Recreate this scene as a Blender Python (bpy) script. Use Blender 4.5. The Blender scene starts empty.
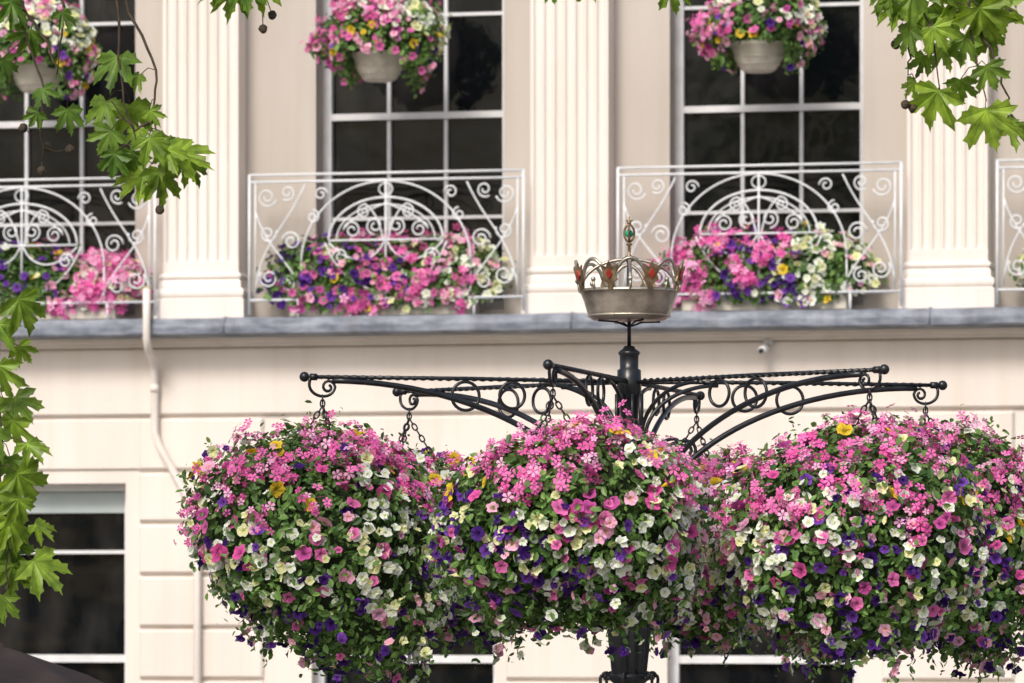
import bpy, math, random
import numpy as np
from mathutils import Vector, Matrix
random.seed(4); rng=np.random.default_rng(7)
scene=bpy.context.scene
# ---------------------------------------------------------------- buffers
class Buf:
    def __init__(s): s.V=[];s.F=[];s.C=[];s.M=[];s.S=[];s.n=0
    def add(s,V,F,col=(1,1,1),mat=0,smooth=False):
        V=np.asarray(V,float).reshape(-1,3)
        c=np.asarray(col,float)
        if c.ndim==1: c=np.tile(c,(len(V),1))
        s.V.append(V); s.C.append(c)
        for f in F: s.F.append(tuple(i+s.n for i in f))
        s.M+= [mat]*len(F); s.S+=[smooth]*len(F); s.n+=len(V)
    def inst(s,V,F,col,mat=0,smooth=False):
        N,k,_=V.shape
        if N==0: return
        base=s.n+np.arange(N)*k
        for f in F:
            a=base[:,None]+np.array(f)[None,:]
            s.F+= [tuple(r) for r in a.tolist()]
        s.M+=[mat]*(N*len(F)); s.S+=[smooth]*(N*len(F))
        s.V.append(V.reshape(-1,3)); s.C.append(col.reshape(-1,3)); s.n+=N*k
    def obj(s,name,mats,parent=None,mw=None):
        me=bpy.data.meshes.new(name)
        V=np.concatenate(s.V); C=np.concatenate(s.C)
        me.from_pydata(V.tolist(),[],s.F)
        at=me.color_attributes.new("Col",'FLOAT_COLOR','POINT')
        at.data.foreach_set("color",np.concatenate([C,np.ones((len(C),1))],1).astype(np.float32).ravel())
        for m in mats: me.materials.append(m)
        me.polygons.foreach_set("material_index",s.M)
        me.polygons.foreach_set("use_smooth",s.S)
        me.update()
        o=bpy.data.objects.new(name,me); scene.collection.objects.link(o)
        if parent is not None: o.parent=parent
        elif mw is not None: o.matrix_world=mw
        return o
def empty(name,mw=None):
    o=bpy.data.objects.new(name,None); scene.collection.objects.link(o)
    if mw is not None: o.matrix_world=mw
    return o
def box(b,x0,x1,y0,y1,z0,z1,mat=0,bev=0):
    if bev:
        V=[(x0,y1,z0),(x1,y1,z0),(x1,y1,z1),(x0,y1,z1),
           (x0,y0+bev,z0),(x1,y0+bev,z0),(x1,y0+bev,z1),(x0,y0+bev,z1),
           (x0+bev,y0,z0+bev),(x1-bev,y0,z0+bev),(x1-bev,y0,z1-bev),(x0+bev,y0,z1-bev)]
        F=[(3,2,1,0),(8,9,10,11),(4,5,9,8),(5,6,10,9),(6,7,11,10),(7,4,8,11),(0,1,5,4),(1,2,6,5),(2,3,7,6),(3,0,4,7)]
        b.add(V,F,mat=mat);return
    V=[(x0,y0,z0),(x1,y0,z0),(x1,y1,z0),(x0,y1,z0),(x0,y0,z1),(x1,y0,z1),(x1,y1,z1),(x0,y1,z1)]
    b.add(V,[(0,3,2,1),(4,5,6,7),(0,1,5,4),(1,2,6,5),(2,3,7,6),(3,0,4,7)],mat=mat)
def tube(b,pts,r,sides=8,closed=False,mat=0,col=(1,1,1)):
    P=[Vector(p) for p in pts]; n=len(P)
    if not hasattr(r,'__len__'): r=[r]*n
    T=[]
    for i in range(n):
        if closed: t=P[(i+1)%n]-P[i-1]
        else: t=P[min(i+1,n-1)]-P[max(i-1,0)]
        T.append(t.normalized() if t.length>1e-9 else Vector((0,0,1)))
    a=Vector((0,0,1)) if abs(T[0].z)<.9 else Vector((1,0,0))
    N=(a-T[0]*a.dot(T[0])).normalized()
    V=[]
    for i in range(n):
        N=(N-T[i]*N.dot(T[i])).normalized(); B=T[i].cross(N)
        for k in range(sides):
            an=2*math.pi*k/sides
            V.append(P[i]+(N*math.cos(an)+B*math.sin(an))*r[i])
    F=[]
    for i in range(n if closed else n-1):
        j=(i+1)%n
        for k in range(sides):
            l=(k+1)%sides
            F.append((i*sides+k,i*sides+l,j*sides+l,j*sides+k))
    if not closed:
        F.append(tuple(range(sides))[::-1]); F.append(tuple((n-1)*sides+k for k in range(sides)))
    b.add([tuple(v) for v in V],F,mat=mat,smooth=True,col=col)
def lathe(b,prof,c=(0,0,0),seg=24,mat=0,flute=0,nf=12,smooth=True):
    V=[];F=[]
    for (r,z) in prof:
        for k in range(seg):
            an=2*math.pi*k/seg
            rr=r*(1-flute*(.5+.5*math.cos(nf*an))) if flute else r
            V.append((c[0]+rr*math.cos(an),c[1]+rr*math.sin(an),c[2]+z))
    for i in range(len(prof)-1):
        for k in range(seg):
            l=(k+1)%seg
            F.append((i*seg+k,i*seg+l,(i+1)*seg+l,(i+1)*seg+k))
    b.add(V,F,mat=mat,smooth=smooth)
def ball(b,c,r,mat=0,seg=12,col=(1,1,1)):
    V=[];F=[];R=seg//2
    for i in range(R+1):
        t=math.pi*i/R
        for k in range(seg):
            a=2*math.pi*k/seg
            V.append((c[0]+r*math.sin(t)*math.cos(a),c[1]+r*math.sin(t)*math.sin(a),c[2]+r*math.cos(t)))
    for i in range(R):
        for k in range(seg):
            l=(k+1)%seg; F.append((i*seg+k,(i+1)*seg+k,(i+1)*seg+l,i*seg+l))
    b.add(V,F,mat=mat,smooth=True,col=col)
# ---------------------------------------------------------------- materials
def newmat(name):
    m=bpy.data.materials.new(name); m.use_nodes=True
    return m,m.node_tree,m.node_tree.nodes["Principled BSDF"]
def mat_var(name,c1,c2,scale=3,rough=.7,metal=0,bump=0,bscale=60,stretch=(1,1,1),detail=6,spec=.5,lo=.35,hi=.65,streak=0):
    m,t,p=newmat(name); N=t.nodes;L=t.links
    tc=N.new('ShaderNodeTexCoord'); mp=N.new('ShaderNodeMapping'); mp.inputs['Scale'].default_value=stretch
    L.new(tc.outputs['Object'],mp.inputs[0])
    no=N.new('ShaderNodeTexNoise'); no.inputs['Scale'].default_value=scale; no.inputs['Detail'].default_value=detail
    L.new(mp.outputs[0],no.inputs[0])
    r=N.new('ShaderNodeValToRGB'); r.color_ramp.elements[0].color=(*c1,1); r.color_ramp.elements[1].color=(*c2,1)
    r.color_ramp.elements[0].position=lo; r.color_ramp.elements[1].position=hi
    L.new(no.outputs[0],r.inputs[0]); src=r.outputs[0]
    if streak:
        m2=N.new('ShaderNodeMapping'); m2.inputs['Scale'].default_value=(9,9,.35); L.new(tc.outputs['Object'],m2.inputs[0])
        n3=N.new('ShaderNodeTexNoise'); n3.inputs['Scale'].default_value=1.3; n3.inputs['Detail'].default_value=7; L.new(m2.outputs[0],n3.inputs[0])
        r3=N.new('ShaderNodeValToRGB'); q=1-streak
        r3.color_ramp.elements[0].color=(q,q*.985,q*.96,1); r3.color_ramp.elements[1].color=(1,1,1,1)
        r3.color_ramp.elements[0].position=.3; r3.color_ramp.elements[1].position=.52
        L.new(n3.outputs[0],r3.inputs[0])
        mm=N.new('ShaderNodeMix'); mm.data_type='RGBA'; mm.blend_type='MULTIPLY'; mm.inputs[0].default_value=1
        L.new(src,mm.inputs[6]); L.new(r3.outputs[0],mm.inputs[7]); src=mm.outputs[2]
    L.new(src,p.inputs['Base Color'])
    p.inputs['Roughness'].default_value=rough; p.inputs['Metallic'].default_value=metal
    p.inputs['Specular IOR Level'].default_value=spec
    if bump:
        n2=N.new('ShaderNodeTexNoise'); n2.inputs['Scale'].default_value=bscale; n2.inputs['Detail'].default_value=4
        L.new(tc.outputs['Object'],n2.inputs[0])
        bp=N.new('ShaderNodeBump'); bp.inputs['Strength'].default_value=bump; bp.inputs['Distance'].default_value=.01
        L.new(n2.outputs[0],bp.inputs['Height']); L.new(bp.outputs[0],p.inputs['Normal'])
    return m
def mat_attr(name,rough=.5,trans=.3,spec=.4,tint=(1,1,1),nscale=0):
    m,t,p=newmat(name); N=t.nodes;L=t.links
    a=N.new('ShaderNodeAttribute'); a.attribute_name="Col"; src=a.outputs['Color']
    if nscale:
        tc=N.new('ShaderNodeTexCoord'); no=N.new('ShaderNodeTexNoise'); no.inputs['Scale'].default_value=nscale; no.inputs['Detail'].default_value=4
        L.new(tc.outputs['Object'],no.inputs[0]); rp=N.new('ShaderNodeValToRGB')
        rp.color_ramp.elements[0].color=(.6,.62,.55,1); rp.color_ramp.elements[1].color=(1.35,1.3,1.1,1)
        rp.color_ramp.elements[0].position=.35; rp.color_ramp.elements[1].position=.65
        L.new(no.outputs[0],rp.inputs[0]); mm=N.new('ShaderNodeMix'); mm.data_type='RGBA'; mm.blend_type='MULTIPLY'; mm.inputs[0].default_value=1
        L.new(src,mm.inputs[6]); L.new(rp.outputs[0],mm.inputs[7]); src=mm.outputs[2]
    L.new(src,p.inputs['Base Color']); p.inputs['Roughness'].default_value=rough
    p.inputs['Specular IOR Level'].default_value=spec
    tr=N.new('ShaderNodeBsdfTranslucent')
    mx=N.new('ShaderNodeMix'); mx.data_type='RGBA'; mx.blend_type='MULTIPLY'; mx.inputs[0].default_value=1
    L.new(src,mx.inputs[6]); mx.inputs[7].default_value=(*tint,1)
    L.new(mx.outputs[2],tr.inputs['Color'])
    ms=N.new('ShaderNodeMixShader'); ms.inputs[0].default_value=trans
    L.new(p.outputs[0],ms.inputs[1]); L.new(tr.outputs[0],ms.inputs[2]); L.new(ms.outputs[0],N['Material Output'].inputs[0])
    return m
M_cream=mat_var('cream_stucco',(.71,.64,.58),(.77,.705,.645),scale=1.2,rough=.75,bump=.15,bscale=25,stretch=(1.5,1.5,.5),streak=.035)
M_pil=mat_var('pilaster_paint',(.745,.68,.625),(.80,.745,.695),scale=2,rough=.7,bump=.1,bscale=30,stretch=(2,2,.4),streak=.04)
M_tan=mat_var('upper_wall_tan',(.46,.41,.36),(.54,.49,.44),scale=1.0,rough=.8,bump=.15,bscale=25,stretch=(1.5,1.5,.4),streak=.05)  # upper wall: darker tan than the pilasters and lower wall
M_lead=mat_var('lead_flashing',(.12,.14,.18),(.27,.295,.35),scale=7,rough=.6,bump=.3,bscale=20,stretch=(1,1,3),streak=.25)
M_white=mat_var('white_paint',(.60,.61,.62),(.72,.72,.73),scale=8,rough=.4)
M_rail=mat_var('rail_white_paint',(.70,.72,.75),(.80,.82,.84),scale=12,rough=.4)
M_blind=mat_var('blind_fabric',(.40,.46,.46),(.5,.55,.55),scale=2,rough=.9)
M_black=mat_var('black_iron',(.008,.009,.011),(.02,.022,.026),scale=20,rough=.32,spec=.5,bump=.1,bscale=80)
M_silver=mat_var('aged_silver',(.27,.235,.19),(.60,.55,.46),scale=11,rough=.36,metal=.65,bump=.25,bscale=45,streak=.2)
M_gold=mat_var('tarnished_gilt',(.10,.07,.04),(.40,.28,.16),scale=25,rough=.4,metal=.5)
M_red=mat_var('red_jewel',(.27,.02,.015),(.46,.04,.025),scale=20,rough=.25)
M_green=mat_var('green_jewel',(.0,.25,.13),(.02,.46,.24),scale=20,rough=.15)
M_bowl=mat_var('cream_bowl',(.56,.52,.44),(.70,.66,.57),scale=6,rough=.5,streak=.15)
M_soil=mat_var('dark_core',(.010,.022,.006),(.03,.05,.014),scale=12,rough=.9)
M_bark=mat_var('bark',(.05,.04,.025),(.20,.17,.11),scale=6,rough=.9,bump=.4,bscale=15)
M_twig=mat_var('twig_bark',(.03,.02,.012),(.08,.055,.03),scale=30,rough=.8)
M_asph=mat_var('asphalt',(.04,.04,.042),(.065,.065,.066),scale=30,rough=.9,bump=.3)
M_pave=mat_var('paving',(.22,.21,.19),(.32,.30,.27),scale=3,rough=.85,bump=.2)
M_kerb=mat_var('kerb_stone',(.3,.29,.27),(.38,.37,.35),scale=5,rough=.8)
M_paint=mat_var('road_paint',(.7,.7,.68),(.8,.8,.78),scale=9,rough=.6)
M_canvas=mat_var('brown_canvas',(.02,.013,.010),(.045,.03,.025),scale=5,rough=.8)
M_leaf=mat_attr('leaf',rough=.45,trans=.25,tint=(1.3,1.25,.6))
M_tleaf=mat_attr('tree_leaf',rough=.42,trans=.45,tint=(1.5,1.35,.5),nscale=22)
M_petal=mat_attr('petal',rough=.6,trans=.22,spec=.2)
m,t,p=newmat('window_glass'); N=t.nodes;L=t.links
tc=N.new('ShaderNodeTexCoord'); no=N.new('ShaderNodeTexNoise'); no.inputs['Scale'].default_value=1.6; no.inputs['Detail'].default_value=5
mpg=N.new('ShaderNodeMapping'); mpg.inputs['Scale'].default_value=(2.2,1,.9); L.new(tc.outputs['Object'],mpg.inputs[0])
L.new(mpg.outputs[0],no.inputs[0]); r=N.new('ShaderNodeValToRGB')
e=r.color_ramp.elements; e[0].color=(.003,.004,.005,1); e[1].color=(.024,.023,.022,1); e[0].position=.45; e[1].position=.72
L.new(no.outputs[0],r.inputs[0]); L.new(r.outputs[0],p.inputs['Base Color']); p.inputs['Roughness'].default_value=.06
p.inputs['Specular IOR Level'].default_value=.18
nb=N.new('ShaderNodeTexNoise'); nb.inputs['Scale'].default_value=2.5; L.new(tc.outputs['Object'],nb.inputs[0])
bp=N.new('ShaderNodeBump'); bp.inputs['Strength'].default_value=.3; bp.inputs['Distance'].default_value=.03
L.new(nb.outputs[0],bp.inputs['Height']); L.new(bp.outputs[0],p.inputs['Normal'])
M_glass=m
# ---------------------------------------------------------------- building
TH=math.radians(12.4)
FM=Matrix.Translation((0,33,0))@Matrix.Rotation(-TH,4,'Z')
house=empty('stucco_townhouse',FM)
WIN=[ -8.25,-5.75,-3.25,-.70,1.71,4.22,6.7,9.2]
PIL=[-7.1,-4.6,-2.09,.43,2.93,5.43,7.93]
X0,X1=-9.8,10.8
up=Buf()
ww=.645
def wall_with_openings(b,yf,yb,zb,zt,oz0,oz1,hw,mat):
    xs=X0
    for c in WIN:
        box(b,xs,c-hw,yf,yb,zb,zt,mat)
        if oz0>zb: box(b,c-hw,c+hw,yf,yb,zb,oz0,mat)
        box(b,c-hw,c+hw,yf,yb,oz1,zt,mat)
        xs=c+hw
    box(b,xs,X1,yf,yb,zb,zt,mat)
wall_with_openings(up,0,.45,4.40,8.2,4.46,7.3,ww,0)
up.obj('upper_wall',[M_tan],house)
low=Buf()
wall_with_openings(low,-.17,.45,0,4.285,1.15,3.32,.63,0)
zg=[.35,.65,1.0,1.33,1.67,2.0,2.346,2.70,3.05,3.396,3.76]
for pc in PIL+[-9.6,10.4]:
    for a,bz in zip(zg[:-1],zg[1:]):
        box(low,pc-.43,pc+.43,-.205,-.1702,a+.012,bz-.012,0,bev=.014)
box(low,X0,X1,-.205,-.1702,3.772,4.22,0,bev=.014)
for c in WIN:
    box(low,c-.79,c+.79,-.19,-.1703,3.41,3.748,0,bev=.01)
box(low,X0,X1,-.23,-.1704,0,.34,0,bev=.02)
low.obj('rusticated_wall',[M_cream],house)
co=Buf()
for (n,z0,z1) in [(.24,4.225,4.245),(.29,4.246,4.268),(.36,4.269,4.285)]:
    box(co,X0,X1,-n,-.1705,z0,z1)
co.obj('cornice_moulding',[M_pil],house)
le=Buf(); 
V=[];F=[];ns=200
prof=[(-.10,4.286),(-.455,4.286),(-.485,4.30),(-.487,4.345),(-.475,4.395),(-.455,4.404),(.0,4.41)]
for i in range(ns+1):
    x=X0+(X1-X0)*i/ns
    for (y,z) in prof: V.append((x,y+.002*math.sin(i*1.7),z+.002*math.sin(i*.9)+.0015*random.random()))
k=len(prof)
for i in range(ns):
    for j in range(k-1): F.append((i*k+j,(i+1)*k+j,(i+1)*k+j+1,i*k+j+1))
le.add(V,F)
for i in range(9):
    x=X0+.9+i*2.35; tube(le,[(x,-.1,4.412),(x,-.46,4.406),(x,-.487,4.385),(x,-.487,4.30)],.007,6)
le.obj('lead_ledge',[M_lead],house)
pl=Buf()
for c in PIL:
    hw=.262; nf=7
    pts=[(-hw,-.0005),(-hw,-.20)]
    cell=(2*hw-.03)/nf
    for i in range(nf):
        cx=-hw+.015+cell*(i+.5); rr=cell*.38
        for kx in range(0,9):
            a=math.pi*kx/8; pts.append((cx-rr*math.cos(a),-.20+rr*.85*math.sin(a)))
    pts+=[(hw,-.20),(hw,-.0005)]
    V=[(c+x,y,4.80) for x,y in pts]+[(c+x,y,8.0) for x,y in pts]; n=len(pts)
    pl.add(V,[(i,i+1,n+i+1,n+i) for i in range(n-1)])
    def ring(z,e): return [(c-hw-e,-.0005,z),(c-hw-e,-.20-e,z),(c+hw+e,-.20-e,z),(c+hw+e,-.0005,z)]
    pr=[(4.404,.05),(4.545,.05),(4.548,.035),(4.555,.035)]
    for t in range(9): 
        a=math.pi*t/8; pr.append((4.585-.03*math.cos(a),.032+.016*math.sin(a)))
    pr+=[(4.618,.022)]
    for t in range(7):
        a=math.pi/2*t/6; pr.append((4.625+.05*math.sin(a),.024-.016*(1-math.cos(a))))
    for t in range(7):
        a=math.pi*t/6; pr.append((4.70-.018*math.cos(a),.010+.012*math.sin(a)))
    pr+=[(4.722,.002),(4.80,.002),(4.802,-.03)]
    V=[];F=[]
    for z,e in pr: V+=ring(z,e)
    for i in range(len(pr)-1):
        for j in range(3): F.append((i*4+j,i*4+j+1,i*4+4+j+1,i*4+4+j))
    pl.add(V,F)
    box(pl,c-.33,c+.33,-.27,-.0006,8.0,8.25)
pl.obj('fluted_pilasters',[M_pil],house)
to=Buf()
box(to,X0,X1,-.3,.45,8.251,8.8); box(to,X0,X1,-.55,.45,8.801,9.0); box(to,X0,X1,-.1,.45,9.001,9.6)
box(to,X0,X1,.46,8,-.0,9.4)
to.obj('entablature',[M_cream],house)
wf=Buf(); gl=Buf(); bl=Buf()
def sash(c,hw,z0,z1,y,bars,meet,fr=.055):
    box(wf,c-hw,c-hw+fr,y-.05,y+.03,z0,z1); box(wf,c+hw-fr,c+hw,y-.05,y+.03,z0,z1)
    box(wf,c-hw+fr,c+hw-fr,y-.05,y+.03,z1-fr,z1); box(wf,c-hw+fr,c+hw-fr,y-.05,y+.03,z0,z0+.08)
    box(wf,c-hw+fr,c+hw-fr,y-.045,y+.03,meet-.022,meet+.022)
    iw=(2*hw-2*fr)
    for k in (1,2):
        x=c-hw+fr+iw*k/3
        box(wf,x-.012,x+.012,y-.03,y+.02,z0+.08,z1-fr)
    for z in bars: box(wf,c-hw+fr,c+hw-fr,y-.032,y+.02,z-.011,z+.011)
    gl.add([(c-hw,y+.01,z0),(c+hw,y+.01,z0),(c+hw,y+.01,z1),(c-hw,y+.01,z1)],[(0,1,2,3)])
def sash2(c,hw,z0,z1,y,bars,fr=.05):
    box(wf,c-hw,c-hw+fr,y-.05,y+.03,z0,z1); box(wf,c+hw-fr,c+hw,y-.05,y+.03,z0,z1)
    box(wf,c-hw+fr,c+hw-fr,y-.05,y+.03,z1-fr,z1); box(wf,c-hw+fr,c+hw-fr,y-.05,y+.03,z0,z0+.08)
    for z,h in bars: box(wf,c-hw+fr,c+hw-fr,y-.04,y+.02,z-h,z+h)
    gl.add([(c-hw,y+.01,z0),(c+hw,y+.01,z0),(c+hw,y+.01,z1),(c-hw,y+.01,z1)],[(0,1,2,3)])
for i,c in enumerate(WIN):
    sash(c,ww,4.46,7.3,.25,[5.10,6.46],5.785)
    sash2(c,.63,1.15,3.32,.02,[(2.86,.012),(1.65,.012),(2.14,.026)])
    hb=[.3,.1,.14,.15,.2,.1,.4,.2][i]
    box(bl,c-.575,c+.575,.004,.012,3.265-hb,3.265)
    box(wf,c-.70,c+.70,-.26,-.1706,1.06,1.149)
wf.obj('window_frames',[M_white],house); gl.obj('window_glass',[M_glass],house); bl.obj('roller_blinds',[M_blind],house)
dp=Buf(); o=.06
tube(dp,[(-2.43+o,-.52,4.60),(-2.43+o,-.52,4.40),(-2.43+o,-.52,4.27),(-2.435+o,-.47,4.20),(-2.45+o,-.30,4.13),(-2.455+o,-.25,4.06),(-2.455+o,-.25,3.66),(-2.43+o,-.25,3.58),(-2.13,-.25,3.16),(-2.10,-.25,3.08),(-2.10,-.25,.15)],.026,12)
for z in (3.95,3.0,1.9): 
    x=-2.395 if z>3.5 else -2.10
    tube(dp,[(x,-.25,z-.025),(x,-.25,z+.025)],.031,12)
dp.obj('drainpipe',[M_pil],house)
sc=Buf(); ox,oz=1.76,4.18
tube(sc,[(ox,-.206,oz+.03),(ox,-.24,oz+.03)],.03,12); tube(sc,[(ox,-.23,oz+.03),(ox,-.27,oz)],.01,8)
tube(sc,[(ox,-.25,oz),(ox-.02,-.38,oz-.03)],.025,12); tube(sc,[(ox-.02,-.375,oz-.029),(ox-.021,-.388,oz-.032)],.017,12,mat=1)
sc.obj('security_camera',[M_white,M_black],None,FM)
# ---------------------------------------------------------------- balcony railings
def spiral(cx,cz,r,a0,turns,rend=.25,n=22):
    out=[]
    for i in range(n+1):
        t=i/n; a=a0+turns*2*math.pi*t; rr=r*(1-(1-rend)*t)
        out.append((cx+rr*math.cos(a),cz+rr*math.sin(a)))
    return out
def bez(p0,p1,p2,p3,n=16):
    o=[]
    for i in range(n+1):
        t=i/n;u=1-t
        o.append(tuple(u**3*p0[k]+3*u*u*t*p1[k]+3*u*t*t*p2[k]+t**3*p3[k] for k in (0,1)))
    return o
def railing(c):
    b=Buf(); S=.94/140
    def T(pts,r=.0058,closed=False):
        tube(b,[(c+x*S,-.30,4.50+z*S) for x,z in pts],r,6,closed)
    for h in (128,121): T([(-140,h),(140,h)],.0085)
    T([(-140,4),(140,4)],.009)
    for s in (-1,1):
        T([(s*139,-10),(s*139,128)],.010); T([(s*133,4),(s*133,121)],.006)
        def m(p): return [(s*x,z) for x,z in p]
        T(m(bez((133,12),(128,62),(104,70),(82,118))))
        T(m(bez((82,4),(92,40),(120,50),(133,92))))
        T(m(spiral(121,106,10,-math.pi*.9,1.5)))
        T(m(spiral(100,110,8,-math.pi*.3,-1.4)))
        T(m(spiral(120,70,9,math.pi*.9,1.4)))
        T(m(spiral(96,62,10,0,1.5)))
        T(m(spiral(119,26,10,math.pi*.2,-1.5)))
        T(m(spiral(100,20,8,math.pi*.5,1.4)))
        T(m(bez((0,98),(18,92),(34,84),(42,74)))) 
        T(m(spiral(34,72,9,0,1.5)))
        T(m(spiral(11,76,9,-math.pi*.5,1.5)))
        T(m(bez((2,60),(4,72),(10,92),(22,98))))
        T(m(spiral(22,90,7,math.pi*.5,-1.3)))
        T(m(bez((2,60),(10,40),(34,34),(58,60))))
        T(m(spiral(46,46,8,0,1.4)))
        T(m(bez((0,10),(30,14),(50,30),(62,60))))
        T(m(spiral(66,108,7,math.pi,-1.3))); T(m(spiral(74,86,7,math.pi*.5,1.3)))
    arch=[(58*math.cos(a),62+42*math.sin(a)) for a in np.linspace(0,math.pi,32)]; T(arch,.0075)
    arch=[(50*math.cos(a),62+35*math.sin(a)) for a in np.linspace(0,math.pi,32)]; T(arch,.005)
    arch=[(86*math.cos(a),40+80*math.sin(a)) for a in np.linspace(0.0,math.pi,36)]; T(arch,.0065)
    T([(-58,62),(58,62)],.007); T([(0,4),(0,121)],.007)
    T([(-86,40),(-86,4)]);T([(86,40),(86,4)])
    ring=[(7*math.cos(a),112+6*math.sin(a)) for a in np.linspace(0,2*math.pi,14)[:-1]]; T(ring,.005,True)
    for s in (-1,1): tube(b,[(c+s*.6,-.30,4.52),(c+s*.6,-.30,4.41)],.009,6)
    return b.obj('balcony_railing',[M_rail],None,FM)
for c in (-5.8,-3.31,-.79,1.71,4.2): railing(c)
# ---------------------------------------------------------------- flowers generator
def snoise(P,seed,freq):
    g=np.random.default_rng(seed); K=g.normal(size=(7,3))*freq; ph=g.uniform(0,6.28,7)
    return np.sin(P@K.T+ph).sum(1)/3.0
def norm(v): return v/np.maximum(np.linalg.norm(v,axis=-1,keepdims=True),1e-9)
def frames(nrm,g,down=.0):
    t=g.normal(size=nrm.shape); t[:,2]-=down
    t=norm(t-nrm*(t*nrm).sum(1,keepdims=True)); s=np.cross(t,nrm)
    return t,s
def place(tmpl,pos,t,s,n,size):
    return pos[:,None,:]+size[:,None,None]*(tmpl[None,:,0,None]*s[:,None,:]+tmpl[None,:,1,None]*t[:,None,:]+tmpl[None,:,2,None]*n[:,None,:])
LEAF=np.array([(0,0,0),(.25,.3,.07),(.24,.68,.05),(0,1,-.08),(-.24,.68,.05),(-.25,.3,.07)])
LF=[(0,1,2,3),(0,3,4,5)]
pv=[(0,0,-.22)]
for k in range(15):
    a=2*math.pi*k/15; ph=k%3
    r=[.5,.5,.42][ph]; pv.append((r*math.cos(a),r*math.sin(a),[.02,.0,-.03][ph]))
for k in range(15):
    a=2*math.pi*k/15; pv.append((.17*math.cos(a),.17*math.sin(a),-.07))
PET=np.array(pv); PF=[]
for k in range(15):
    l=(k+1)%15; PF.append((0,16+k,16+l)); PF.append((16+k,1+k,1+l,16+l))
fv=[];FF=[]
for k in range(5):
    a=2*math.pi*k/5
    def pt(r,da,z): return (r*math.cos(a+da),r*math.sin(a+da),z)
    i=len(fv); fv+=[pt(.04,0,-.05),pt(.34,-.46,.02),pt(.52,-.24,.0),pt(.52,.24,.0),pt(.34,.46,.02)]
    FF.append((i,i+1,i+2,i+3,i+4))
FLO=np.array(fv)
COL=dict(pink=(.90,.20,.52),hot=(.80,.11,.40),light=(.93,.46,.69),mag=(.62,.10,.38),white=(.86,.88,.86),cream=(.84,.83,.52),yel=(.92,.64,.04),pur=(.065,.014,.20),vio=(.20,.06,.45))
def flowers(b,kind,pos,nrm,size,g,cols,jit=.16):
    if len(pos)==0: return
    n=norm(nrm+g.normal(size=nrm.shape)*.48)
    t,s=frames(n,g)
    sz=size*g.uniform(.62,1.2,len(pos))
    T,F=(PET,PF) if kind=='pet' else (FLO,FF)
    V=place(T,pos,t,s,n,sz)
    if kind=='pet': V+=g.normal(size=V.shape)*size*.03
    base=np.array([COL[c] for c in cols])*(1+g.uniform(-jit,jit*.6,(len(pos),1)))
    C=np.repeat(base[:,None,:],len(T),1)
    if kind=='pet':
        isw=(base.min(1)>.4)[:,None]
        C[:,0,:]=np.where(isw,base*np.array([.75,.8,.25]),base*.35)
        C[:,16:,:]=np.where(isw[:,None,:],C[:,16:,:]*np.array([.93,.97,.75]),C[:,16:,:]*.62)
    b.inst(V,F,np.clip(C,0,.95),1,False)
def leaves(b,pos,nrm,size,g,dark=1.0,down=.8):
    n=norm(nrm+g.normal(size=nrm.shape)*.65+np.array([0,0,.35])); t,s=frames(n,g,down)
    sz=size*g.uniform(.45,1.3,len(pos))
    V=place(LEAF,pos-t*sz[:,None]*.4,t,s,n,sz)
    k=g.uniform(0,1,(len(pos),1))
    c=(1-k)*np.array([.05,.12,.032])+k*np.array([.19,.33,.08])
    c=c*(1+.35*snoise(pos,5,7)[:,None]*.6); c=np.clip(c*dark,.008,.6)
    b.inst(V,LF,np.repeat(c[:,None,:],6,1),0,False)
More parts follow.
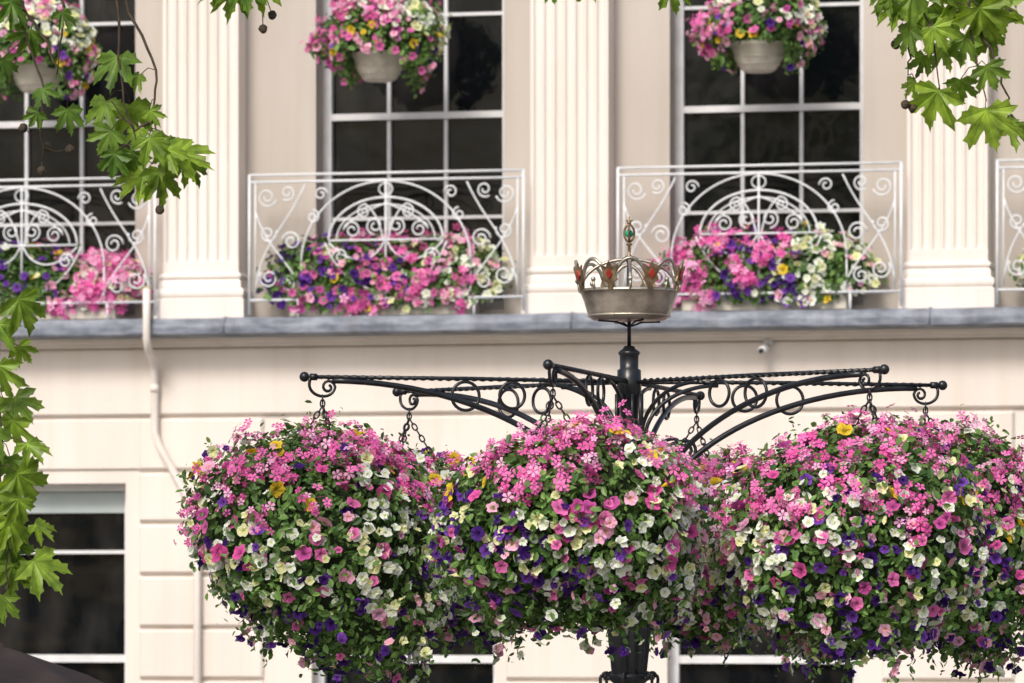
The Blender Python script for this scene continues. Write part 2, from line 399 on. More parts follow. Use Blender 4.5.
def mass(name,center,rad,seed,nleaf,lsz,counts,fs=.05,parent=None,mw=None,trail=24,cut=None,box_mode=False,skew=0):
    g=np.random.default_rng(seed); b=Buf(); c=np.array(center); R=np.array(rad)
    def shape(d):
        if box_mode: return d*R
        lump=1+.11*snoise(d,seed,2.4)+.06*snoise(d,seed+1,6)
        P=d*R*lump[:,None]
        P[:,2]=np.where(d[:,2]<0,P[:,2]*(1+.15*snoise(d,seed+3,3)+skew*d[:,0]),P[:,2]*.95)
        return P
    def sample(n,zb=0.):
        if box_mode:
            x=g.uniform(-1,1,n); ph=g.uniform(-.6,math.pi+.35,n); end=np.sqrt(np.clip(1-np.abs(x)**4,0.02,1))
            d=np.stack([x,-np.cos(ph)*end,np.sin(ph)*end],1)
            k=1+.2*snoise(np.stack([x*6,ph*0,x*0],1),seed,1.0)
            d[:,2]*=k; d[:,1]*=k
            P=d*R; nn=norm(np.stack([x**3*.8,-np.cos(ph)*1.0,np.maximum(np.sin(ph),-.2)],1)); return P,nn,d
        d=norm(g.normal(size=(n,3)))
        if zb: d[:,2]+=zb; d=norm(d)
        return shape(d),norm(d/R),d
    def keep(P,nn,d):
        if cut is None: return P,nn,d
        k=cut(P); return P[k],nn[k],d[k]
    if not box_mode:
        nu,nv=28,16; V=[];F=[]
        for i in range(nv+1):
            th=math.pi*i/nv
            for j in range(nu):
                a=2*math.pi*j/nu; V.append((math.sin(th)*math.cos(a),math.sin(th)*math.sin(a),math.cos(th)))
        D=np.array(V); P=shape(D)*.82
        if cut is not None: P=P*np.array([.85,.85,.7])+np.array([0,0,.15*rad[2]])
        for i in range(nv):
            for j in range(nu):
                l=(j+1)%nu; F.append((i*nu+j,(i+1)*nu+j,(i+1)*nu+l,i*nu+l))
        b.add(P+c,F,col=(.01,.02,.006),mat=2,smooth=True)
    P,nn,d=sample(nleaf); dep=1-g.uniform(0,1,(len(P),1))**2.2*.22
    out=g.uniform(0,1,(len(P),1))**5*.16
    P=P*(dep+out); P,nn,d=keep(P,nn,d)
    leaves(b,P+c,nn,lsz,g,1.0)
    for qi,(kind,n,clu,spread,cols,size,prob) in enumerate(counts):
        P,nn,d=sample(n*3)
        pr=prob(d)+.42*snoise(P,seed+11+qi*7,5.0/max(R[0],.3)*.6)
        idx=np.argsort(-(pr+g.uniform(0,.9,len(pr))))[:n]
        P,nn,d=P[idx],nn[idx],d[idx]
        P,nn,d=keep(P,nn,d)
        if clu>1:
            P=np.repeat(P,clu,0); nn=np.repeat(nn,clu,0)
            off=norm(g.normal(size=P.shape))*spread*g.uniform(.2,1.25,(len(P),1))
            P=P+off; nn=norm(nn+off/spread*.7); 
        P=P*g.uniform(.97,1.07,(len(P),1))+nn*size*.25
        cc=[cols[i] for i in g.integers(0,len(cols),len(P))]
        flowers(b,kind,P+c,nn+np.array([0,-.15,.15]),size,g,cc)
    for i in range(trail):
        a=g.uniform(0,6.28); rr=g.uniform(.35,.98)
        th=-math.acos(min(rr,.99)); d=np.array([[rr*math.cos(a),rr*math.sin(a),math.sin(th)]])
        p0=shape(d)[0]*.93+c; Ln=g.uniform(.04,.20)*R[2]/.4
        out=np.array([math.cos(a),math.sin(a),0])*g.uniform(.0,.10)
        m=14; t=np.linspace(0,1,m)[:,None]
        pts=p0+out*t+np.array([0,0,-1])*Ln*t**1.2+g.normal(size=(m,3))*.007
        nn=norm(g.normal(size=(m,3))+np.array([math.cos(a),math.sin(a),0]))
        leaves(b,pts,nn,lsz*.8,g,1.1,1.5)
        k=int(g.integers(1,5)); ii=g.integers(3,m,k)
        opts=['pur','vio','pur','light','white','white'] if g.uniform()<.5 else ['white','white','cream','pur','light','vio']
        flowers(b,'pet',pts[ii]+nn[ii]*.01,nn[ii],fs*.8,g,[opts[int(g.integers(0,6))] for _ in range(k)])
    ns=44 if not box_mode else 18
    P,nn,d=sample(ns,.6)
    P,nn,d=keep(P,nn,d)
    for p,n0 in zip(P,nn):
        m=7; t=np.linspace(0,1,m)[:,None]; dirn=norm(n0+np.array([0,0,.5])+g.normal(size=3)*.35)
        pts=p+c+dirn*t*g.uniform(.03,.12)*R[2]/.4
        leaves(b,pts,np.tile(dirn,(m,1)),lsz*.65,g,1.35,0)
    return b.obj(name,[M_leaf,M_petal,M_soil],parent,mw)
up_=lambda d: d[:,2]*1.5
low_=lambda d: -d[:,2]*.9-np.abs(d[:,2]+.2)*.6
mid_=lambda d: -np.abs(d[:,2]-.05)*1.2
def side(k,f,a=.8): return lambda d: f(d)+a*k*d[:,0]
# ---------------------------------------------------------------- basket stand
HX,HY,HZ=.415,17.6,3.246
stand=empty('flower_basket_stand',Matrix.Translation((HX,HY,0)))
ps=Buf()
lathe(ps,[(0,3.372),(.018,3.37),(.024,3.36),(.036,3.352),(.040,3.345),(.034,3.335),(.033,3.29),(.042,3.285),(.044,3.20),(.033,3.19),(.031,3.06),(.037,3.055),(.037,3.035),(.030,3.03),(.030,2.42)],seg=24)
lathe(ps,[(.033,2.44),(.085,2.42),(.09,2.405),(.078,2.39),(.080,2.36),(.064,2.21)],seg=72,flute=.14,nf=12)
lathe(ps,[(.064,2.21),(.075,2.205),(.078,2.195),(.066,2.185),(.05,2.17),(.046,2.1),(.05,1.2),(.06,1.18),(.06,1.14),(.052,1.12),(.065,.62),(.095,.58),(.095,.52),(.08,.5),(.09,.28),(.14,.22),(.16,.16),(.16,.12)],seg=24)
for k in range(8):
    a=math.pi/4*k+.2
    tube(ps,[(.034*math.cos(a),.034*math.sin(a),2.9),(.038*math.cos(a),.038*math.sin(a),3.0),(.046*math.cos(a),.046*math.sin(a),3.12),(.046*math.cos(a),.046*math.sin(a),3.2)],.006,6)
for k in range(6):
    a=math.pi/3*k+.3
    pts=[]
    for x,z in bez((.05,2.12),(.10,2.11),(.12,2.20),(.10,2.205))+spiral(.085,2.2,.016,0,1.2,.3): pts.append((x*math.cos(a),x*math.sin(a),z))
    tube(ps,pts,.006,6)
ps.obj('column',[M_black],stand)
L=1.18; angs=[15.5+60*k for k in range(6)]
ar=Buf(); ends=[]
for an in angs:
    a=math.radians(an); ca,sa=math.cos(a),math.sin(a)
    def W(pts): return [(x*ca,x*sa,HZ+z) for x,z in pts]
    tube(ar,W([(.03,-.004),(L*.5,.002),(L-.02,.0)]),.0068,8)
    for ph in (0,math.pi):
        tw=[]
        for i in range(121):
            x=.06+(L-.12)*i/120; q=ph+i*.9
            tw.append((x*ca-math.cos(q)*.0055*sa,x*sa+math.cos(q)*.0055*ca,HZ+math.sin(q)*.0055))
        tube(ar,tw,.0038,5)
    ball(ar,(L*ca,L*sa,HZ),.018); tube(ar,W([(L-.045,0),(L-.02,0)]),.012,8)
    br=[]
    for i in range(29):
        q=math.pi/2*i/28
        br.append((.05+(L-.15)*(1-math.cos(q)),-.62+.608*math.sin(q)))
    tube(ar,W(br),.0105,8)
    br=[(.05,-.30)]
    for i in range(19):
        q=math.pi/2*i/18; br.append((.06+.27*(1-math.cos(q)),-.20+.188*math.sin(q)))
    tube(ar,W(br),.0075,7)
    br=[(.05,-.42)]
    for i in range(19):
        q=math.pi/2*i/18; br.append((.065+.15*(1-math.cos(q)),-.36+.15*math.sin(q)))
    br+=spiral(.215,-.245,.036,math.pi/2,-1.4,.35)[1:]
    tube(ar,W(br),.0065,7)
    for rx,rr in ((.60,.050),(.43,.046)):
        zc=-rr-.010
        tube(ar,W([(rx+rr*math.cos(q),zc+rr*math.sin(q)) for q in np.linspace(0,2*math.pi,25)[:-1]]),.006,7,closed=True)
    hk=bez((L-.02,-.01),(L-.0,-.07),(L-.10,-.09),(L-.11,-.035),14)+spiral(L-.085,-.035,.025,math.pi,-1.2,.3,14)[1:]
    tube(ar,W(hk),.0055,6)
    ends.append(((L-.065)*ca,(L-.065)*sa))
ar.obj('scrolled_arms',[M_black],stand)
ch=Buf()
def chain(p0,p1,link=.030,r=.0030):
    p0=Vector(p0);p1=Vector(p1); d=p1-p0; n=max(2,int(d.length/(link*.8))); t=d.normalized()
    a=Vector((1,0,0)); s1=(a-t*a.dot(t)).normalized(); s2=t.cross(s1)
    for i in range(n):
        cc=p0+d*((i+.5)/n); s=s1 if i%2 else s2
        pts=[cc+t*(link*.5*math.cos(q))+s*(link*.27*math.sin(q)) for q in np.linspace(0,2*math.pi,11)[:-1]]
        tube(ch,pts,r,5,closed=True)
for i,(ex,ey) in enumerate(ends):
    top=(ex,ey,HZ-.07); mid=(ex,ey,HZ-.07-.03)
    chain(top,mid)
    for k in range(3):
        q=2*math.pi*k/3+i
        chain(mid,(ex+.19*math.cos(q),ey+.19*math.sin(q),HZ-.40))
ch.obj('hanging_chains',[M_black],stand)
cr=Buf(); z0=3.462
cr_prof=[(.0,z0-.006),(.09,z0-.004),(.130,z0+.001),(.142,z0+.010),(.150,z0+.03),(.160,z0+.065),(.173,z0+.098),(.177,z0+.104),(.173,z0+.108),(.166,z0+.098),(.150,z0+.06)]
lathe(cr,cr_prof,seg=48)
for zz,rr in ((z0+.014,.145),(z0+.1,.1755)):
    tube(cr,[(rr*math.cos(q),rr*math.sin(q),zz) for q in np.linspace(0,2*math.pi,49)[:-1]],.004,6,closed=True)
for k in range(8):
    a=math.radians(22.5+45*k); rr=.178
    er=Vector((math.cos(a),math.sin(a),0)); et=Vector((-math.sin(a),math.cos(a),0))
    def PP(x,z,o): return tuple(er*(rr+o+ (z*.20))+et*x+Vector((0,0,z0+.098+z)))
    def plate(pts,o,th,mat):
        n=len(pts); V=[PP(x,z,o) for x,z in pts]+[PP(x,z,o+th) for x,z in pts]
        F=[tuple(range(n))[::-1],tuple(range(n,2*n))]+[(i,(i+1)%n,n+(i+1)%n,n+i) for i in range(n)]
        cr.add(V,F,mat=mat)
    plate([(-.010,0),(.010,0),(.008,.020),(.030,.034),(.022,.052),(.034,.090),(.012,.078),(.0,.100),(-.012,.078),(-.034,.090),(-.022,.052),(-.030,.034),(-.008,.020)],0,.005,1)
    plate([(0,.036),(.011,.054),(0,.074),(-.011,.054)],.0055,.005,2)
    a2=a+math.radians(45); pts=[]
    for i in range(15):
        t=i/14; q=a+(a2-a)*t; h=.010+.10*math.sin(math.pi*t)**.7
        ro=.178+h*.10; pts.append((ro*math.cos(q),ro*math.sin(q),z0+.098+h))
    tube(cr,pts,.0065,6,mat=0)
    am=(a+a2)/2
    tube(cr,[(.176*math.cos(am),.176*math.sin(am),z0+.1),(.182*math.cos(am),.182*math.sin(am),z0+.13)],.0045,5,mat=0)
    ball(cr,(.183*math.cos(am),.183*math.sin(am),z0+.137),.009,mat=0,seg=8)
for k in range(4):
    a=math.radians(90*k)
    pts=[]
    for i in range(17):
        q=math.pi/2*i/16; x=.172*math.cos(q)**.9 if i<16 else 0; z=.10+.115*math.sin(q)
        pts.append((x*math.cos(a),x*math.sin(a),z0+z))
    tube(cr,pts,.006,6,mat=0)
lathe(cr,[(.004,z0+.2),(.016,z0+.212),(.018,z0+.222),(.006,z0+.232),(.005,z0+.262),(.012,z0+.268),(.006,z0+.274)],seg=16,mat=1)
for a in (0,math.pi/2):
    tube(cr,[(.018*math.cos(q)*math.cos(a),.018*math.cos(q)*math.sin(a),z0+.308+.03*math.sin(q)) for q in np.linspace(0,2*math.pi,21)[:-1]],.004,6,closed=True,mat=1)
ball(cr,(0,0,z0+.306),.0145,mat=3); ball(cr,(0,0,z0+.345),.008,mat=1)
tube(cr,[(-.012,0,z0+.352),(.012,0,z0+.352)],.003,5,mat=1); tube(cr,[(0,0,z0+.34),(0,0,z0+.367)],.003,5,mat=1)
tube(cr,[(0,0,3.36),(0,0,z0+.21)],.007,8,mat=4)
for k in range(4):
    a=math.pi/2*k+.4
    tube(cr,[(.007*math.cos(a),.007*math.sin(a),3.44),(.05*math.cos(a),.05*math.sin(a),3.455),(.12*math.cos(a),.12*math.sin(a),z0-.004)],.0035,5,mat=4)
cr.obj('crown',[M_silver,M_gold,M_red,M_green,M_black],stand)
def counts(k,g=1.0,pk=80):
    sd=side
    return [('flo',int(pk*g),15,.050,['pink','pink','hot','light','pink'],.034,sd(k*.25,up_)),
            ('pet',int(110*g),1,0,['mag','hot','pink','light'],.052,mid_),
            ('pet',int(400*g),1,0,['white','white','white','white','cream'],.042,sd(k,lambda d:-np.abs(d[:,2]+.25)*.8)),
            ('pet',int(130*g),1,0,['pur','pur','vio'],.044,sd(-k,low_)),
            ('pet',int(60*g),1,0,['pur','vio'],.044,lambda d:-np.abs(d[:,2]-.2)*.5),
            ('pet',int(110*g),1,0,['cream','cream','white'],.040,sd(-k,mid_)),
            ('pet',int(60*g),1,0,['light','pink'],.044,low_),
            ('pet',int(18*g),1,0,['yel'],.060,up_)]
spec=[(0,-.3,(.36,.35,.36),-.56,.07,.1),(1,.6,(.35,.35,.33),-.58,.0,0),(2,-.5,(.36,.36,.34),-.60,.10,0),
 (3,.5,(.425,.41,.39),-.555,-.015,.26),(4,.7,(.415,.39,.315),-.53,.04,.06),(5,-.6,(.435,.41,.385),-.56,-.03,.16)]
for (i,k,rad,dz,dx,sk) in spec:
    ex,ey=ends[i]
    bk=empty('hanging_flower_basket',Matrix.Translation((HX+ex+dx,HY+ey,HZ+dz)))
    mass('flowers',(0,0,0),rad,40+i,9000,.034,counts(k),parent=bk,trail=56,skew=sk)
    wb=Buf(); 
    lathe(wb,[(.20,.10),(.205,.11),(.20,.12)],seg=24); lathe(wb,[(.20,.11),(.18,.02),(.12,-.1),(.03,-.14)],seg=24)
    wb.obj('wire_liner',[M_soil],bk)
def bcounts(g,order):
    sz=.064
    f=[lambda d:-d[:,0],lambda d:d[:,0],lambda d:-np.abs(d[:,0])*1.2+.3]
    return [('flo',int(55*g),9,.07,['pink','hot','light'],.058,f[order[0]]),
            ('pet',int(170*g),1,0,['mag','pink','light','pink'],sz,f[order[0]]),
            ('pet',int(180*g),1,0,['white','cream','white','light'],sz,f[order[1]]),
            ('pet',int(120*g),1,0,['pur','vio','vio'],sz,f[order[2]]),
            ('pet',int(22*g),1,0,['yel','cream'],sz*1.1,f[2])]
for i,(c,hw,o) in enumerate([(-3.17,.64,(1,1,0)),(-.84,.80,(2,1,0)),(1.735,.70,(0,1,2)),(4.12,.70,(1,0,2)),(-5.8,.7,(0,1,2))]):
    bx=empty('balcony_flower_box',FM@Matrix.Translation((c,-.13,4.59)))
    tb=Buf(); box(tb,-hw*.78,hw*.78,-.12,.10,-.175,-.035,bev=.01); box(tb,-hw*.80,hw*.80,-.135,.11,-.034,-.01)
    tb.obj('trough',[M_bowl],bx)
    mass('flowers',(0,0,.04),(hw,.19,.285),90+i,3200,.052,bcounts(1.0,o),fs=.06,parent=bx,trail=0,box_mode=True)
for i,(c,z) in enumerate([(-3.12,6.18),(-.77,6.20),(1.75,6.20)]):
    hb=empty('hanging_flower_bowl',FM@Matrix.Translation((c,-.55,z)))
    bb=Buf()
    lathe(bb,[(.0,-.26),(.09,-.262),(.11,-.25),(.150,-.19),(.172,-.11),(.178,-.105),(.186,-.085),(.18,-.075),(.16,-.08)],seg=32)
    for zz,r0 in ((-.215,.136),(-.17,.160)): tube(bb,[(r0*math.cos(q),r0*math.sin(q),zz) for q in np.linspace(0,2*math.pi,33)[:-1]],.004,5,closed=True)
    for k in range(3):
        q=2.1*k; tube(bb,[(.17*math.cos(q),.17*math.sin(q),-.08),(0,0,.75)],.004,5,mat=1)
    tube(bb,[(0,0,.75),(0,0,.80),(0,.2,.82),(0,.54,.78),(0,.54,.55)],.01,6,mat=1)
    bb.obj('bowl',[M_bowl,M_black],hb)
    cutf=lambda P:~((P[:,2]<-.09)&(np.abs(P[:,0]-.02)<.175))
    mass('flowers',(-.0,0,.0),(.375,.30,.33),120+i,2800,.05,
        [('flo',46,9,.055,['pink','light','hot'],.05,side(-1,up_)),('pet',100,1,0,['mag','light','pink'],.06,mid_),
         ('pet',230,1,0,['white','white','cream'],.06,side(1,up_)),('pet',80,1,0,['pink','light'],.06,low_),('pet',35,1,0,['pur','vio'],.058,low_),('pet',20,1,0,['yel'],.06,mid_)],
        parent=hb,trail=0,cut=cutf)
# ---------------------------------------------------------------- plane trees
half=[(0,1.0),(.04,.88),(.12,.84),(.09,.74),(.20,.70),(.15,.58),(.15,.46),(.24,.54),(.32,.60),(.36,.70),(.44,.70),(.60,.78),(.56,.62),(.64,.54),(.52,.46),(.50,.36),(.36,.27),(.44,.23),(.52,.26),(.58,.18),(.70,.12),(.56,.04),(.50,-.06),(.38,-.03),(.28,-.12),(.14,-.05),(.03,.0)]
out=[(x,y) for x,y in half]+[(-x,y) for x,y in half[1:]][::-1]
tips=[(0,1),(.6,.78),(.70,.12),(-.6,.78),(-.70,.12)]
PLV=[(0,.06,0.0)]
for x,y in out:
    a=math.atan2(x,y-.06); r=math.hypot(x,y-.06)
    da=min(abs(a-math.atan2(tx,ty-.06)) for tx,ty in tips)
    PLV.append((x,y,-.20*r*r+.42*min(da,.4)*r))
no_=len(out)
PLV=np.array(PLV)
PLF=[(0,1+(i+1)%no_,1+i) for i in range(no_)]
veinV=[];veinF=[]
for tx,ty in tips:
    d=np.array([tx,ty-.06]); l=np.linalg.norm(d); d/=l; pr=np.array([-d[1],d[0]])
    i=len(veinV)
    for f,wd in ((.0,.016),(.5,.010),(.88,.003)):
        q=np.array([0,.06])+d*l*f
        for sgn in (-1,1):
            w_=q+pr*wd*sgn; veinV.append((w_[0],w_[1],-.20*l*l*f+.008))
    veinF+=[(i,i+1,i+3,i+2),(i+2,i+3,i+5,i+4)]
veinV=np.array(veinV)
def pleaf(b,base,ang,size,g,bright=None,tiltmax=.8,veins=True):
    a=math.radians(ang); tdir=np.array([math.sin(a),g.uniform(-.55,.55),-math.cos(a)]); tdir/=np.linalg.norm(tdir)
    n=np.array([g.uniform(-tiltmax,tiltmax),-1,g.uniform(-.2,1.2)]); n-=tdir*n.dot(tdir); n/=np.linalg.norm(n)
    s=np.cross(tdir,n)
    T=PLV.copy(); sx=g.uniform(.78,1.05); zs=g.uniform(.6,2.0)
    T[1:,:2]+=g.normal(size=(no_,2))*.016
    def fin(Q):
        Q=Q.copy(); Q[:,0]*=sx; Q[:,2]*=zs; return Q
    V=place(fin(T),np.array([base]),tdir[None],s[None],n[None],np.array([size]))
    k=g.uniform() if bright is None else bright
    c=(1-k)*np.array([.05,.13,.028])+k*np.array([.25,.38,.055])
    C=np.tile(c,(1,len(T),1)); C[:,0,:]*=1.3
    C[0,1:,:]*=(1+g.uniform(-.15,.15,(no_,1)))
    b.inst(V,PLF,C,0,False)
    if veins:
        V=place(fin(veinV),np.array([base]),tdir[None],s[None],n[None],np.array([size]))
        b.inst(V,veinF,np.tile(c*1.5+np.array([.05,.04,.02]),(1,len(veinV),1)),0,False)
def seedball(b,p,r,g):
    V=[];F=[];sg=10
    for i in range(7):
        th=math.pi*i/6
        for k in range(sg):
            a=2*math.pi*k/sg; rr=r*(1+g.uniform(-.12,.12))
            V.append((p[0]+rr*math.sin(th)*math.cos(a),p[1]+rr*math.sin(th)*math.sin(a),p[2]+rr*math.cos(th)))
    for i in range(6):
        for k in range(sg):
            l=(k+1)%sg; F.append((i*sg+k,(i+1)*sg+k,(i+1)*sg+l,i*sg+l))
    b.add(V,F,mat=1)
YL=15.5
def tree(name,tx,ty,limbs,twigs,lv,balls,seed,crown):
    g=np.random.default_rng(seed)
    root=empty(name,Matrix.Identity(4)); tb=Buf()
    tube(tb,[(tx,ty,0),(tx+.02,ty,.4),(tx,ty,2.5),(tx+.05,ty+.05,5.2),(tx,ty,8)],[.34,.26,.22,.18,.08],14)
    for l in limbs: tube(tb,l,[.09-.075*i/(len(l)-1) for i in range(len(l))],8)
    tb.obj('trunk_and_limbs',[M_bark],root)
    w=Buf(); pts_all=[]
    for t in twigs:
        P=[Vector(p) for p in t]; Q=[]
        for i in range(len(P)-1):
            for k in range(5):
                Q.append(P[i].lerp(P[i+1],k/5)+Vector(g.normal(size=3)*.004))
        Q.append(P[-1]); n=len(Q)
        tube(w,Q,[.006-.004*i/(n-1) for i in range(n)],6); pts_all+=Q
    b=Buf()
    def petiole(p):
        p=Vector(p); q=min(pts_all,key=lambda v:(v-p).length+ (.05 if v.z<p.z else 0)) if pts_all else p
        if (q-p).length<.4:
            m=(p+q)/2+Vector((0,0,.015)); tube(w,[q,m,p],.0016,5)
    for (x,z,ang,s,br) in lv:
        p=(x,YL+g.uniform(-.12,.12),z); petiole(p); pleaf(b,p,ang,s*.92,g,br)
    for (x,z) in balls:
        p=(x,YL+g.uniform(-.05,.05),z)
        q=min(pts_all,key=lambda v:(v-Vector(p)).length); tube(w,[q,(Vector(p)+q)/2+Vector((0,0,-.01)),p],.0015,4)
        seedball(w,p,.0145,g)
    cx,cy,cz,rx,ry,rz,n=crown
    for i in range(n):
        d=g.normal(size=3); d/=np.linalg.norm(d); r=g.uniform(.35,1)**.5
        pos=np.array([cx+d[0]*rx*r,cy+d[1]*ry*r,cz+d[2]*rz*r])
        if math.sin(pos[0]*2.1+seed)+math.sin(pos[2]*2.7)+math.sin(pos[1]*2.3)<-.7: continue
        pleaf(b,pos,g.uniform(-70,70),g.uniform(.12,.2),g,None,1.5,False)
    b.obj('leaves',[M_tleaf],root); w.obj('twigs_and_seed_balls',[M_twig,M_twig],root)
y=YL
LT=[(-1.229,4.165,-15,.14,.3),(-1.27,4.03,-20,.13,.5),(-1.20,4.02,10,.15,.8),(-1.25,3.93,-30,.10,.4),(-1.13,3.90,35,.12,.7),(-1.05,3.86,70,.15,1.0),(-1.15,3.80,-50,.13,.9),(-1.10,3.81,5,.14,.6),(-1.075,3.87,20,.12,.8),
 (-1.19,3.87,-10,.11,.3),(-1.13,3.99,30,.07,.6),(-1.02,3.84,30,.11,.6),(-1.16,4.10,-25,.07,.5),(-1.24,3.86,-10,.10,.2),(-1.09,3.90,50,.09,.5),(-1.17,3.94,-20,.09,.8),
 (-1.457,4.05,20,.08,.2),(-1.39,4.0,10,.10,.3),(-1.50,4.24,-30,.10,.3),(-1.56,4.33,10,.12,.2),(-1.40,4.29,30,.08,.3),(-1.59,4.15,20,.09,.2),(-1.47,3.98,-30,.07,.3),
 (-.86,4.39,-15,.15,.6),(-.80,4.40,15,.14,.9),(-.90,4.40,-50,.12,.5),(-.83,4.39,5,.13,.3),(-.76,4.41,30,.09,.8),
 (-1.53,3.40,25,.15,.6),(-1.60,3.33,-10,.14,.4),(-1.60,3.20,15,.14,.7),(-1.56,3.10,35,.12,.5),(-1.56,3.03,10,.13,.8),(-1.62,3.0,-15,.14,.5),(-1.51,2.95,50,.10,.7),(-1.54,2.86,30,.16,.8),(-1.60,2.80,-5,.14,.5),(-1.57,2.72,20,.14,1.0),(-1.62,2.68,-10,.13,.4),(-1.50,2.59,45,.16,.9),(-1.56,2.58,-5,.14,.7),(-1.50,2.70,60,.09,.9),(-1.60,2.48,0,.11,.6),(-1.57,2.91,0,.12,.3),(-1.53,2.78,-20,.12,.9),(-1.58,2.64,30,.12,.3),(-1.60,3.10,-20,.10,.9),(-1.55,3.26,40,.08,.8),(-1.59,2.56,20,.10,.2)]
TW=[[(-1.30,y,4.75),(-1.19,y,4.30),(-1.105,y,4.115),(-1.114,y,3.96),(-1.098,y,3.80)],
    [(-1.114,y,3.96),(-1.17,y,3.93),(-1.25,y,4.02)],
    [(-1.24,y,4.55),(-1.235,y,4.3),(-1.22,y,4.05),(-1.17,y,3.88)],
    [(-1.60,y,4.7),(-1.52,y,4.24),(-1.457,y,4.053),(-1.466,y,3.83)],[(-1.55,y,4.35),(-1.45,y,4.2),(-1.38,y,4.05)],
    [(-1.55,y,4.75),(-1.40,y,4.31),(-1.42,y,4.1)],
    [(-.95,y,4.7),(-.84,y,4.45),(-.78,y,4.40)],
    [(-1.85,y,4.3),(-1.68,y,3.6),(-1.61,y,3.2),(-1.59,y,2.8),(-1.57,y,2.5)]]
LIMBL=[[(-3.6,14.9,3.6),(-2.9,15.2,4.4),(-2.1,15.5,4.75),(-1.3,15.5,4.78),(-.95,15.5,4.72)],
       [(-3.6,14.9,3.2),(-2.6,15.3,4.0),(-1.85,15.5,4.35)]]
tree('plane_tree',-3.6,14.9,LIMBL,TW,LT,[(-1.466,3.80),(-1.52,3.93),(-1.45,3.88),(-1.50,3.98),(-1.145,3.835),(-1.10,3.68),(-.749,4.29),(-.775,4.24),(-1.38,3.87)],5,(-4.4,14.6,7.3,2.4,2.4,2.1,900))
RT=[(1.165,4.37,-20,.13,.6),(1.25,4.35,-35,.15,.5),(1.30,4.32,10,.155,.7),(1.40,4.38,15,.16,.9),(1.36,4.31,-10,.13,.4),(1.45,4.31,30,.165,.9),(1.52,4.35,10,.14,.8),(1.42,4.22,-15,.11,.5),(1.24,4.24,-20,.11,.5),(1.29,4.17,-15,.09,.4),(1.35,4.20,10,.11,.6),
 (1.325,4.05,-20,.15,.9),(1.41,4.10,5,.09,.5),(1.47,3.99,15,.16,1.0),(1.55,3.96,55,.12,.8),(1.27,4.09,-40,.07,.7),(1.47,4.12,25,.10,.5),(1.22,4.42,20,.13,.3),(1.34,4.42,-10,.14,.8),(1.55,4.43,-20,.14,.5),(1.47,4.43,0,.14,.3),(1.20,4.31,-55,.10,.8),(1.50,4.24,-30,.11,.6),(1.31,4.25,25,.11,.9),
 (.13,4.37,-30,.08,.4),(.19,4.375,20,.07,.5),(.24,4.38,50,.08,.6),(.50,4.40,10,.12,.6),(.53,4.40,-20,.07,.5)]
TWR=[[(1.15,y,4.75),(1.22,y,4.45),(1.31,y,4.25),(1.335,y,4.05)],[(1.45,y,4.75),(1.42,y,4.4),(1.44,y,4.2),(1.48,y,4.02)],[(1.44,y,4.3),(1.52,y,4.1),(1.56,y,3.97)],
     [(1.31,y,4.25),(1.24,y,4.2),(1.235,y,4.1)],[(.6,y,4.8),(.35,y,4.55),(.19,y,4.39)],[(.75,y,4.75),(.60,y,4.55),(.52,y,4.41)]]
LIMBR=[[(3.7,15.2,3.7),(2.9,15.4,4.5),(1.9,15.5,4.8),(1.2,15.5,4.8),(.6,15.5,4.82)]]
tree('plane_tree',3.7,15.2,LIMBR,TWR,RT,[(1.226,4.006),(1.25,3.995),(1.55,4.30),(1.20,4.20)],9,(4.5,15.0,7.4,2.4,2.4,2.1,900))
# ---------------------------------------------------------------- parasol (lower left)
pa=Buf(); px,py,pz=-2.06,20.0,2.30; n=8; R0=1.45
V=[(px,py,pz)]
seg=64
for rr,dz in [(.35,.12),(.8,.33),(R0,.55)]:
    for k in range(seg):
        a=2*math.pi*k/seg; f=abs(math.sin(n*a/2)); V.append((px+rr*(1-.05*f)*math.cos(a),py+rr*(1-.05*f)*math.sin(a),pz-dz-.05*rr*f))
F=[(0,1+k,1+(k+1)%seg) for k in range(seg)]
for i in range(2):
    for k in range(seg):
        l=(k+1)%seg; F.append((1+i*seg+k,1+(i+1)*seg+k,1+(i+1)*seg+l,1+i*seg+l))
V2=[V[1+2*seg+k] for k in range(seg)]; base=len(V)
V+=[(v[0],v[1],v[2]-.16) for v in V2]
for k in range(seg):
    l=(k+1)%seg; F.append((1+2*seg+k,base+k,base+l,1+2*seg+l))
pa.add(V,F,smooth=False); tube(pa,[(px,py,.12),(px,py,pz+.01)],.025,10)
tube(pa,[(px,py,.12),(px,py,.2)],.28,20)
pa.obj('parasol',[M_canvas])
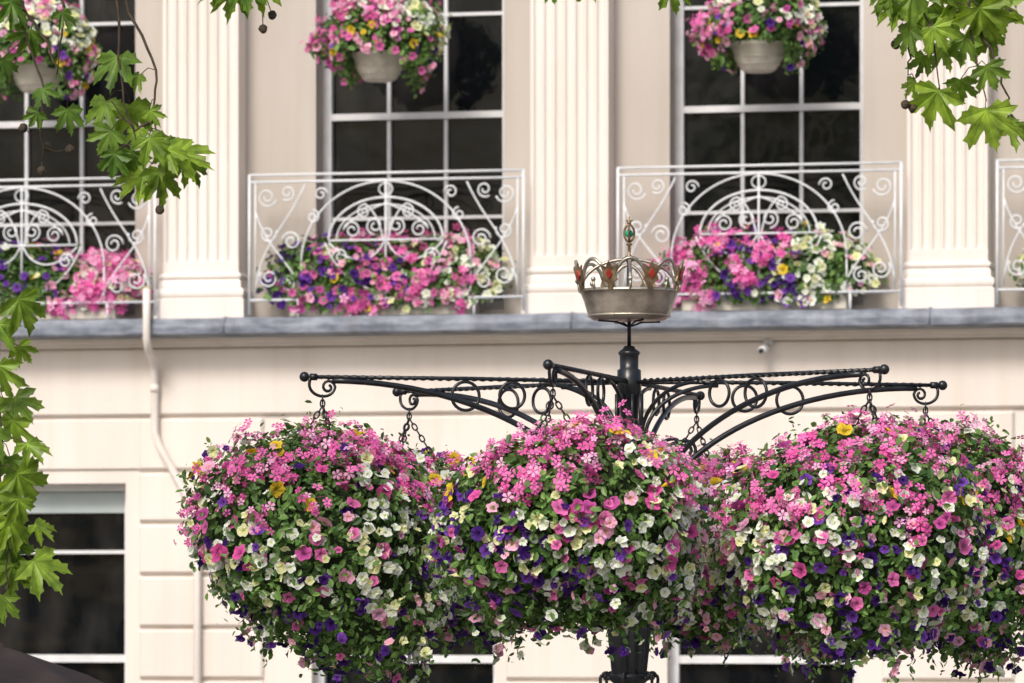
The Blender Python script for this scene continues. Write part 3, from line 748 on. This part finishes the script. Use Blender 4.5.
# ---------------------------------------------------------------- ground
g=Buf(); g.add([(-600,-600,0),(600,-600,0),(600,600,0),(-600,600,0)],[(0,1,2,3)]); g.obj('ground',[M_asph])
pv_=Buf(); box(pv_,-60,60,26.5,60,.004,.12); box(pv_,-60,60,12.5,20.5,.004,.12)
pv_.obj('pavement',[M_pave])
kb=Buf()
for yy in (26.38,20.502,12.38): box(kb,-60,60,yy,yy+.116,.004,.126)
kb.obj('kerb',[M_kerb])
rm=Buf()
for i in range(-10,10): rm.add([(i*4,23.4,.008),(i*4+2,23.4,.008),(i*4+2,23.5,.008),(i*4,23.5,.008)],[(0,1,2,3)])
rm.obj('road_markings',[M_paint])
# ---------------------------------------------------------------- light
w=bpy.data.worlds.new("World"); scene.world=w; w.use_nodes=True
N=w.node_tree.nodes; L_=w.node_tree.links; bg=N['Background']
sky=N.new('ShaderNodeTexSky'); sky.sky_type='NISHITA'; sky.sun_disc=False
EL=math.radians(43); AZ=math.radians(203)
sky.sun_elevation=EL; sky.sun_rotation=AZ; sky.air_density=1.0; sky.dust_density=4.0; sky.ozone_density=1.0
L_.new(sky.outputs[0],bg.inputs[0]); bg.inputs[1].default_value=.15
sd=Vector((math.sin(AZ)*math.cos(EL),math.cos(AZ)*math.cos(EL),math.sin(EL)))
sl=bpy.data.lights.new('sun','SUN'); sl.energy=2.4; sl.angle=math.radians(16); sl.color=(1,.965,.91)
so=bpy.data.objects.new('sun',sl); scene.collection.objects.link(so); so.rotation_euler=(-sd).to_track_quat('-Z','Y').to_euler()
# ---------------------------------------------------------------- camera
cd=bpy.data.cameras.new('camera'); cam=bpy.data.objects.new('camera',cd); scene.collection.objects.link(cam)
cam.location=(0,0,2.4); cam.rotation_euler=(math.radians(90),0,0)
cd.sensor_width=36; cd.lens=174.7; cd.shift_y=.272; cd.clip_end=2000; cd.clip_start=.1
cd.dof.use_dof=True; cd.dof.focus_distance=17.2; cd.dof.aperture_fstop=8
scene.camera=cam
scene.view_settings.view_transform='Standard'; scene.view_settings.look='None'; scene.view_settings.exposure=0
